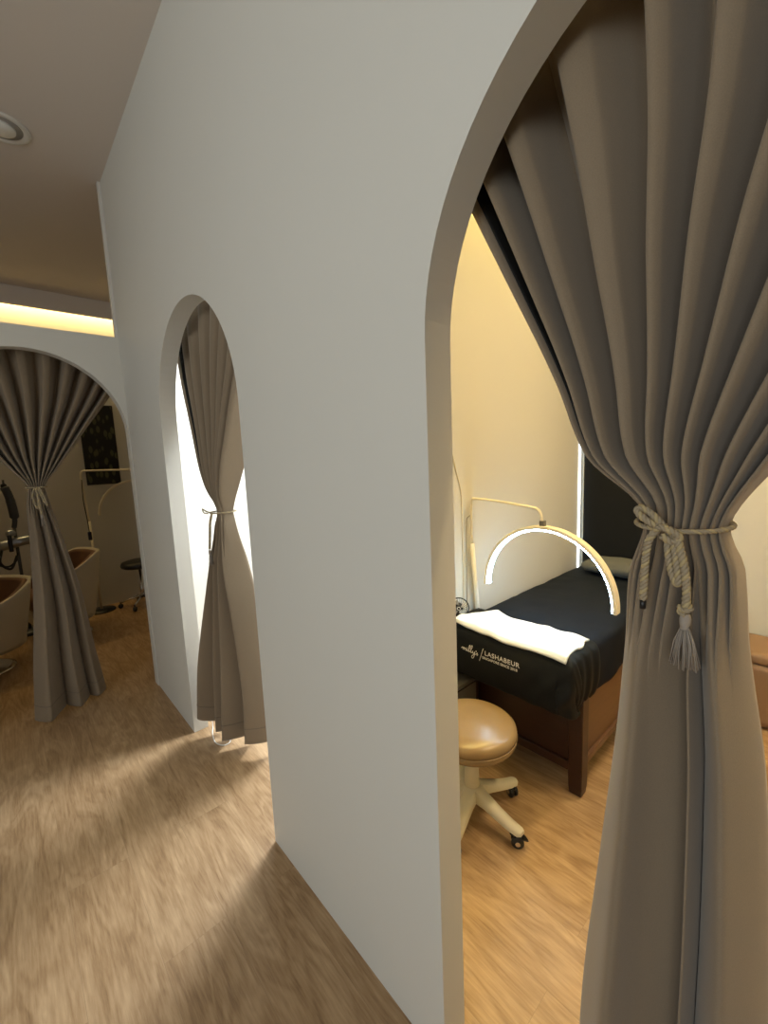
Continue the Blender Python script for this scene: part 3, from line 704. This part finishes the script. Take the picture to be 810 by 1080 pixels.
cd = [(1.650, 1.252, 1.085), (1.644, 1.251, 1.05), (1.640, 1.251, 0.95), (1.640, 1.252, 0.80), (1.638, 1.252, 0.5), (1.64, 1.252, 0.1)]
obj('lamp_cord', tube([Vector(p)-lo_ for p in smooth_path([(1.660, 1.240, 1.10)]+cd, 6)], 0.0024, seg=8), CORD, lp, smooth=True)
wc = obj('wall_shadow_line', tube(smooth_path([(1.50, 1.2585, 1.75), (1.53, 1.2585, 1.52), (1.575, 1.2585, 1.34), (1.615, 1.2585, 1.22), (1.622, 1.2585, 1.12), (1.622, 1.2585, 0.9), (1.622, 1.2585, 0.3)], 8), 0.0028, seg=8), LAMPW, None, smooth=True)  # thin tube standing in for a soft cable shadow on the wall
tag(wc, 'pale raised line standing for a cable shadow on the cream wall behind the lit lamp', 'cord')

# ------------------------------------------------------------------ small black fan at the bed corner
fn = thing('desk_fan', 'small round black fan with wire cage at the bed corner behind the towel', 'fan', (1.545, 1.228, BZ+0.004))
fd = Vector((-0.80, -0.58, 0.1)).normalized(); rotf = fd.to_track_quat('Z', 'Y').to_matrix()
fc = Vector((0, 0, 0.052))
def fr_(p): return rotf @ Vector(p) + fc
obj('base', lathe([(0.001, 0.002), (0.018, 0.002), (0.02, 0.008), (0.012, 0.024), (0.007, 0.028), (0.007, 0.040)], seg=20), BLACKP, fn, smooth=True)
obj('motor', lathe([(0.001, -0.02), (0.018, -0.02), (0.02, 0.0), (0.001, 0.004)], seg=18, center=fc, rot=rotf), BLACKP, fn, smooth=True)
bm = bmesh.new()
add_tube(bm, [fr_((0.046*math.cos(a), 0.046*math.sin(a), 0.004)) for a in [2*PI*k/40 for k in range(40)]], 0.0028, closed=True, seg=8)
for k in range(24):
    a = 2*PI*k/24; add_tube(bm, [fr_((0.014*math.cos(a), 0.014*math.sin(a), 0.020)), fr_((0.034*math.cos(a+0.15), 0.034*math.sin(a+0.15), 0.018)), fr_((0.046*math.cos(a+0.2), 0.046*math.sin(a+0.2), 0.004))], 0.0008, seg=4)
obj('cage', bm, BLACKP, fn, smooth=True)
for k in range(4):
    bm = bmesh.new(); a = 2*PI*k/4; vs = []
    for (r, da, z) in ((0.012, 0, 0.004), (0.035, 0.1, 0.008), (0.041, 0.5, 0.003), (0.034, 0.9, -0.003), (0.012, 0.7, 0.0)):
        vs.append(bm.verts.new(fr_((r*math.cos(a+da), r*math.sin(a+da), z))))
    bm.faces.new(vs); obj('blade', bm, WHITE, fn, solid=0.001)
obj('hub', lathe([(0.001, 0.018), (0.013, 0.018), (0.011, 0.024), (0.001, 0.025)], seg=18, center=fc, rot=rotf), BLACKP, fn, smooth=True)
bm = bmesh.new(); add_tube(bm, [fr_((0.007*math.cos(a), 0.007*math.sin(a), 0.026)) for a in [2*PI*k/20 for k in range(20)]], 0.0012, closed=True, seg=6)
obj('hub_ring', bm, WHITE, fn)

# ------------------------------------------------------------------ drawer trolley under the fan corner
tr = thing('storage_trolley', 'low grey drawer trolley by the bed foot behind the round stool', 'trolley', (1.47, 1.185, 0))
obj('body', box((-0.085, -0.045, 0.03), (0.085, 0.065, 0.355)), GREY, tr, bevel=0.006)
for k in range(3):
    z = 0.05+k*0.10
    d = obj('drawer', box((-0.094, -0.042, z), (-0.084, 0.062, z+0.088)), GREY, tr, bevel=0.002)
    obj('handle', tube([(-0.096, -0.03, z+0.07), (-0.096, 0.05, z+0.07)], 0.003, seg=8), CHROME, d)
obj('top_rail', tube([(-0.088, -0.047, 0.335), (0.086, -0.047, 0.335)], 0.003, seg=8), CHROME, tr)
for a in (-1, 1):
    for b in (-1, 1): obj('wheel', lathe([(0.001, -0.008), (0.015, -0.008), (0.015, 0.008), (0.001, 0.008)], seg=16, center=(a*0.065, 0.01+b*0.038, 0.015), rot=Matrix.Rotation(PI/2, 3, 'X')), BLACKP, tr)

# ------------------------------------------------------------------ round rolling stool
def caster(parent_leg, p, ang):
    c = obj('caster', bmesh.new(), BLACKP, parent_leg, smooth=True); bm = bmesh.new()
    rot = Matrix.Rotation(ang, 3, 'Z') @ Matrix.Rotation(PI/2, 3, 'X')
    for s in (-0.010, 0.010):
        add_lathe(bm, [(0.001, -0.006), (0.020, -0.006), (0.0225, -0.002), (0.0225, 0.003), (0.020, 0.006), (0.001, 0.006)], seg=22, center=Vector(p)+Matrix.Rotation(ang, 3, 'Z') @ Vector((0, s, 0.0225)), rot=rot)
    add_tube(bm, [Vector(p)+Vector((0, 0, 0.02)), Vector(p)+Vector((0, 0, 0.064))], 0.007, seg=10)
    # hood over the wheels
    pts = [Vector(p)+Matrix.Rotation(ang, 3, 'Z') @ Vector((0.026*math.cos(t), 0, 0.0225+0.026*math.sin(t))) for t in [0.2+2.2*k/8 for k in range(9)]]
    add_tube(bm, pts, 0.012, seg=8, sx=0.4, sy=1.3)
    bm.to_mesh(c.data); bm.free()
    for q in c.data.polygons: q.use_smooth = True
    hb = obj('wheel_cap', lathe([(0.001, -0.0195), (0.009, -0.0195), (0.009, 0.0195), (0.001, 0.0195)], seg=14, center=Vector(p)+Vector((0, 0, 0.0225)), rot=rot), CHROME, parent_leg)
    return c
ST = thing('rolling_stool', 'round tan padded stool on a cream five-star wheeled base', 'stool', (1.215, 0.92, 0))
seat = obj('seat', lathe([(0.001, 0.320), (0.148, 0.320), (0.160, 0.324), (0.166, 0.334), (0.167, 0.345), (0.163, 0.350), (0.167, 0.355), (0.169, 0.367), (0.165, 0.381), (0.150, 0.391), (0.10, 0.395), (0.001, 0.397)], seg=56), SEAT, ST, smooth=True)
bm = bmesh.new(); add_tube(bm, [(0.168*math.cos(a), 0.168*math.sin(a), 0.351) for a in [2*PI*k/56 for k in range(56)]], 0.0025, closed=True, seg=6)
obj('piping', bm, SEAT, seat, smooth=True)
obj('collar', lathe([(0.001, 0.285), (0.026, 0.285), (0.030, 0.303), (0.030, 0.320), (0.001, 0.320)], seg=28), BLACKP, ST, smooth=True)
obj('column', lathe([(0.001, 0.115), (0.031, 0.115), (0.028, 0.15), (0.0265, 0.285), (0.001, 0.286)], seg=28), STOOLW, ST, smooth=True)
for k in range(5):
    a = math.radians(-90+72*k); c, s = math.cos(a), math.sin(a); bm = bmesh.new(); prev = None
    for (r, w, zt, zb) in ((0.0, 0.030, 0.135, 0.085), (0.03, 0.030, 0.130, 0.085), (0.07, 0.026, 0.112, 0.080), (0.12, 0.0235, 0.093, 0.067), (0.17, 0.0215, 0.079, 0.056), (0.205, 0.020, 0.074, 0.054), (0.216, 0.012, 0.070, 0.056)):
        ring = [bm.verts.new((r*c - y*s, r*s + y*c, z)) for y, z in ((-w, zb), (w, zb), (w, zb+(zt-zb)*0.55), (w*0.72, zt-0.002), (0, zt), (-w*0.72, zt-0.002), (-w, zb+(zt-zb)*0.55))]
        n = len(ring)
        if prev:
            for q in range(n): bm.faces.new((prev[q], prev[(q+1) % n], ring[(q+1) % n], ring[q]))
        else: bm.faces.new(ring)
        prev = ring
    bm.faces.new(prev[::-1])
    lg = obj('leg', bm, STOOLW, ST, smooth=True, bevel=0.0)
    lg.data.set_sharp_from_angle(angle=0.9)
    caster(lg, (0.196*c, 0.196*s, 0), a+0.6+k*0.9)

# ------------------------------------------------------------------ ottoman bench
OX0, OX1, OY0, OY1, OZ = 2.607, 2.905, -0.55, 0.42, 0.378
ot = thing('ottoman_bench', 'tan leather box bench against the cream back wall', 'ottoman', ((OX0+OX1)/2, (OY0+OY1)/2, 0))
oc = Vector(ot.location)
obj('body', bm_shift(soft_box((OX0, OY0, 0.012), (OX1, OY1, OZ-0.055), 0.012, 12, 30, 10, lambda p: p+Vector((noise.noise(p*6)*0.002, 0, 0))), oc), OTTO, ot, smooth=True)
obj('seat_pad', bm_shift(soft_box((OX0-0.003, OY0-0.003, OZ-0.056), (OX1, OY1+0.003, OZ), 0.02, 14, 36, 6, lambda p: p+Vector((0, 0, 0.004*noise.noise(p*5)))), oc), OTTO, ot, smooth=True)
for x in (OX0+0.03, OX1-0.03):
    for y in (OY0+0.03, OY1-0.03): obj('foot', bm_shift(lathe([(0.001, 0), (0.015, 0), (0.017, 0.014), (0.001, 0.014)], seg=14, center=(x, y, 0)), oc), BLACKP, ot)
# black panel on the back wall
pn = thing('wall_panel', 'tall plain black panel on the wall at the head of the bed', 'panel', (XB-0.02, 0.93, 0.02))
obj('board', box((-0.005, -0.31, 0.0), (0.0195, 0.31, 2.3)), PANEL, pn, bevel=0.002)
obj('panel_edge', box((-0.009, -0.316, 0.0), (0.0195, -0.3105, 2.305)), BLACKP, pn)

# ------------------------------------------------------------------ hall ceiling downlight (off)
dl = thing('downlight', 'round white recessed downlight, switched off, in the hall ceiling', 'ceiling light', (0.185, 2.735, CH))
obj('trim_ring', lathe([(0.078, -0.0005), (0.112, -0.0005), (0.110, -0.006), (0.098, -0.010), (0.085, -0.006), (0.080, -0.001)], seg=48), TRIM, dl, smooth=True)
obj('reflector', lathe([(0.001, -0.001), (0.083, -0.001), (0.083, -0.003), (0.001, -0.004)], seg=48), mat('recess_grey', (0.35, 0.33, 0.30, 1), 0.6), dl, smooth=True)
obj('lamp_bulb', lathe([(0.001, -0.003), (0.056, -0.003), (0.055, -0.012), (0.045, -0.020), (0.025, -0.024), (0.001, -0.025)], seg=40), WHITE, dl, smooth=True)
# unseen treatment room downlights, added to warm its floor and the arch jamb
for (x, y, lab) in ((1.35, -0.15, 'unseen round warm downlight added in the treatment room ceiling nearest the arch'), (2.2, 0.2, 'unseen round warm downlight added in the treatment room ceiling over the bench')):
    d = thing('downlight', lab, 'ceiling light', (x, y, CH))  # added, unseen downlight
    obj('trim_ring', lathe([(0.045, -0.0005), (0.062, -0.0005), (0.060, -0.006), (0.048, -0.006)], seg=32), TRIM, d, smooth=True)
    obj('added_lamp_lens', lathe([(0.001, -0.001), (0.046, -0.001), (0.046, -0.003), (0.001, -0.003)], seg=32), mat('added_warm_lens', (1, 0.9, 0.7, 1), 0.4, emis=(1, 0.72, 0.4, 1), es=3), d)
    l = bpy.data.lights.new('added_downlight_lamp', 'AREA'); l.shape = 'DISK'; l.size = 0.09; l.energy = 12; l.color = (1, 0.74, 0.42); l.spread = math.radians(140)
    lo2 = bpy.data.objects.new('added_downlight_lamp', l); C.objects.link(lo2); lo2.parent = d; lo2.location = (0, 0, -0.008)

# square light panel of the narrow side room
lp3 = thing('ceiling_panel_light', 'square white light panel in the ceiling of the bright side room', 'ceiling light', (1.90, 2.05, CH))
obj('frame', box((-0.31, -0.31, -0.03), (0.31, 0.31, -0.0005)), TRIM, lp3, bevel=0.003)
obj('light_diffuser', box((-0.29, -0.29, -0.034), (0.29, 0.29, -0.0305)), mat('panel_diffuser', (1, 1, 1, 1), 0.5, emis=(0.9, 0.95, 1, 1), es=3), lp3)

# small white cord on the floor at the foot of the narrow arch
tag(obj('loose_cord', tube(smooth_path([(0.690, 2.236, 0.06), (0.682, 2.215, 0.004), (0.66, 2.16, 0.003), (0.645, 2.08, 0.003), (0.665, 2.03, 0.003), (0.70, 2.03, 0.003), (0.72, 2.09, 0.003)], 8), 0.0025, seg=8), WHITE, None, smooth=True),
    'thin white cord looped on the floor at the foot of the narrow arch', 'cord')

# ------------------------------------------------------------------ salon room beyond the left arch
def tub_chair(name, label, loc, rotz, w=0.30, d=0.29, zb=0.70, za=0.52, z0=0.15):
    """armchair facing local -x; shell open to the front"""
    t = thing(name, label, 'armchair', loc, rotz, None)
    def shell(inset, zlo, dz, m, nm, thick):
        bm = bmesh.new(); rows = []; N, M = 48, 12
        for i in range(N+1):
            a = -2.35+4.7*i/N            # 0 = back (+x)
            k = sstep(2.3, 0.7, abs(a)); zt = za+(zb-za)*k - 0.10*sstep(1.7, 2.35, abs(a)) + dz
            row = []
            for j in range(M+1):
                v = j/M; z = zlo+(zt-zlo)*v; fl = 0.78+0.22*v**0.7
                ca, sa = math.cos(a), math.sin(a); e = 0.75
                x = (d-inset)*fl*math.copysign(abs(ca)**e, ca); y = (w-inset)*fl*math.copysign(abs(sa)**e, sa)
                row.append(bm.verts.new((x+0.03*v*k, y, z)))
            rows.append(row)
        for A, B in zip(rows, rows[1:]):
            for q in range(M): bm.faces.new((A[q], B[q], B[q+1], A[q+1]))
        return obj(nm, bm, m, t, smooth=True, solid=thick)
    shell(0, z0, 0, SHELL, 'shell', 0.018)
    shell(0.028, 0.32, -0.012, BROWNC, 'inner_lining', 0.030)
    obj('shell_base', soft_box((-d*0.74, -w*0.72, z0-0.02), (d*0.72, w*0.72, z0+0.14), 0.05, 14, 14, 6), SHELL, t, smooth=True)
    obj('seat', soft_box((-d*0.86, -w*0.68, z0+0.13), (d*0.62, w*0.68, 0.43), 0.05, 16, 16, 6), BROWNC, t, smooth=True)
    obj('pedestal', lathe([(0.001, 0.012), (0.03, 0.012), (0.03, z0-0.019), (0.001, z0-0.019)], seg=20), CHROME, t, smooth=True)
    obj('base_ring', lathe([(0.001, 0), (0.20, 0), (0.20, 0.006), (0.17, 0.014), (0.001, 0.018)], seg=40), CHROME, t, smooth=True)
    return t
tub_chair('tub_chair', 'cream shell armchair with brown lining, just right of the tied curtain', (0.245, 4.45, 0), math.radians(14), w=0.27, d=0.27, zb=0.70, za=0.50)
tub_chair('tub_chair', 'cream shell armchair with brown cushions, left of the tied curtain', (-0.275, 4.08, 0), math.radians(38), zb=0.62, za=0.46)

# stool with black seat and chrome legs
bs = thing('black_stool', 'black round stool on chrome wheeled legs against the far salon wall', 'stool', (0.93, 4.80, 0))
obj('seat', lathe([(0.001, 0.40), (0.14, 0.40), (0.16, 0.41), (0.165, 0.43), (0.155, 0.455), (0.12, 0.465), (0.001, 0.468)], seg=40), BLACKP, bs, smooth=True)
obj('column', lathe([(0.001, 0.08), (0.02, 0.08), (0.02, 0.22), (0.012, 0.225), (0.012, 0.40), (0.001, 0.40)], seg=20), CHROME, bs, smooth=True)
for k in range(5):
    a = 2*PI*k/5+0.35
    lg = obj('leg', tube([(0.015*math.cos(a), 0.015*math.sin(a), 0.10), (0.10*math.cos(a), 0.10*math.sin(a), 0.085), (0.20*math.cos(a), 0.20*math.sin(a), 0.058)], [0.014, 0.012, 0.009], seg=10), CHROME, bs, smooth=True)
    bm = bmesh.new(); add_lathe(bm, [(0.001, -0.012), (0.022, -0.012), (0.024, 0), (0.022, 0.012), (0.001, 0.012)], seg=16, center=(0.20*math.cos(a), 0.20*math.sin(a), 0.024), rot=Matrix.Rotation(a, 3, 'Z') @ Matrix.Rotation(PI/2, 3, 'X'))
    add_tube(bm, [(0.20*math.cos(a), 0.20*math.sin(a), 0.024), (0.20*math.cos(a), 0.20*math.sin(a), 0.066)], 0.006, seg=8)
    obj('caster', bm, BLACKP, lg)

# switched off half-moon lamp in the salon
l2 = thing('half_moon_lamp', 'switched-off half-moon lamp in front of the dark picture in the far salon', 'lamp', (0.585, 4.93, 0))
y_ = 4.93
def S2(p): return Vector(p)-Vector((0.585, 4.93, 0))
obj('base', lathe([(0.001, 0), (0.12, 0), (0.12, 0.012), (0.02, 0.02), (0.001, 0.02)], seg=32), BLACKP, l2, smooth=True)
obj('pole', tube([S2((0.585, y_, 0.015)), S2((0.58, y_, 0.90))], 0.011, seg=12), LAMPW, l2, smooth=True)
obj('arm', tube([S2(p) for p in smooth_path([(0.58, y_, 0.90), (0.565, y_, 1.20), (0.560, y_, 1.33), (0.575, y_, 1.375), (0.62, y_, 1.383), (0.95, y_, 1.375), (0.97, y_, 1.372), (0.99, y_, 1.35), (0.99, y_, 1.272)], 8)], 0.0085, seg=10), LAMPW, l2, smooth=True)
bm = bmesh.new(); prev = None
for k in range(49):
    a = PI*k/48
    ring = [bm.verts.new(S2((0.99+r*math.cos(a), y_+q, 0.945+r*math.sin(a)))) for r, q in ((0.31, -0.018), (0.31, 0.018), (0.328, 0.018), (0.328, -0.018))]
    if prev:
        for q in range(4): bm.faces.new((prev[q], prev[(q+1) % 4], ring[(q+1) % 4], ring[q]))
    else: bm.faces.new(ring)
    prev = ring
bm.faces.new(prev[::-1]); obj('light_arc', bm, LAMPW, l2)
obj('lamp_cord', tube([S2(p) for p in smooth_path([(0.560, y_-0.014, 1.30), (0.552, y_-0.02, 1.1), (0.562, y_-0.02, 0.93), (0.566, y_-0.02, 0.80)], 8)], 0.004, seg=8), BLACKP, l2)
obj('cord_switch', box(S2((0.552, y_-0.036, 0.72)), S2((0.582, y_-0.008, 0.80))), mat('blue_black_plastic', (0.01, 0.015, 0.05, 1), 0.4), l2, bevel=0.004)

# dark botanical picture: plain generic leaf pattern
def leaf_mat():
    m = bpy.data.materials.new('dark_leaf_print'); m.use_nodes = True; nt = m.node_tree; b = nt.nodes['Principled BSDF']; b.inputs['Roughness'].default_value = 0.6
    tc = nt.nodes.new('ShaderNodeTexCoord'); v = nt.nodes.new('ShaderNodeTexVoronoi'); v.inputs['Scale'].default_value = 13; v.feature = 'F1'
    mp = nt.nodes.new('ShaderNodeMapping'); mp.inputs['Rotation'].default_value = (0, 0.6, 0); mp.inputs['Scale'].default_value = (1.7, 1, 0.8)
    cr = nt.nodes.new('ShaderNodeValToRGB'); e = cr.color_ramp.elements
    e[0].position = 0.0; e[0].color = (0.07, 0.075, 0.035, 1); e[1].position = 0.42; e[1].color = (0.003, 0.004, 0.004, 1)
    x = e.new(0.28); x.color = (0.09, 0.095, 0.045, 1)
    nt.links.new(tc.outputs['Object'], mp.inputs[0]); nt.links.new(mp.outputs[0], v.inputs['Vector']); nt.links.new(v.outputs['Distance'], cr.inputs[0]); nt.links.new(cr.outputs[0], b.inputs['Base Color'])
    return m
pic = thing('picture', 'tall dark leaf-patterned picture on the far salon wall', 'picture', (0.765, YF, 1.24))
obj('frame', box((-0.145, -0.022, 0), (0.145, -0.001, 0.78)), BLACKP, pic, bevel=0.003)
obj('canvas', box((-0.135, -0.025, 0.01), (0.135, -0.0205, 0.77)), leaf_mat(), pic)

# facial equipment stand behind the left curtain
eq = thing('equipment_stand', 'silver and black treatment device on a stand left of the tied curtain', 'beauty equipment', (0.03, 4.78, 0))
obj('base', lathe([(0.001, 0), (0.13, 0), (0.13, 0.02), (0.03, 0.035), (0.001, 0.035)], seg=30), DARKM, eq, smooth=True)
obj('pole', tube([(0, 0, 0.03), (0, 0, 0.95)], 0.012, seg=12), DARKM, eq, smooth=True)
hd = obj('steamer_head', tube([(-0.13, -0.05, 0.79), (-0.11, -0.05, 0.79), (0.0, -0.05, 0.81), (0.12, -0.05, 0.83)], [0.025, 0.042, 0.042, 0.040], seg=20), STEEL, eq, smooth=True)
obj('head_bracket', box((-0.055, -0.10, 0.74), (-0.025, 0.01, 0.88)), BLACKP, hd, bevel=0.006)
obj('vent_cap', lathe([(0.001, 0), (0.03, 0), (0.034, 0.03), (0.02, 0.05), (0.001, 0.05)], seg=18, center=(-0.03, -0.05, 0.87)), STEEL, hd, smooth=True)
bm = bmesh.new()
add_tube(bm, smooth_path([(-0.11, -0.07, 0.84), (-0.19, -0.09, 0.78), (-0.17, -0.10, 0.68), (-0.08, -0.09, 0.62), (-0.02, -0.08, 0.66), (0, -0.01, 0.72)], 8), 0.008, seg=8)
add_tube(bm, smooth_path([(-0.10, -0.08, 0.76), (-0.12, -0.1, 0.66), (-0.06, -0.1, 0.60), (-0.01, -0.07, 0.70)], 8), 0.010, seg=8)
obj('cable', bm, BLACKP, eq, smooth=True)
obj('folded_arm', tube(smooth_path([(0.0, 0, 0.93), (0.012, -0.01, 1.02), (0.0, -0.02, 1.18), (-0.025, -0.02, 1.29)], 8), [0.018]*8+[0.032]*8+[0.030]*8+[0.012], seg=14), DARKM, eq, smooth=True)
obj('arm_knob', lathe([(0.001, 0), (0.02, 0), (0.02, 0.02), (0.008, 0.03), (0.008, 0.06), (0.001, 0.06)], seg=14, center=(-0.025, -0.02, 1.28)), BLACKP, eq, smooth=True)
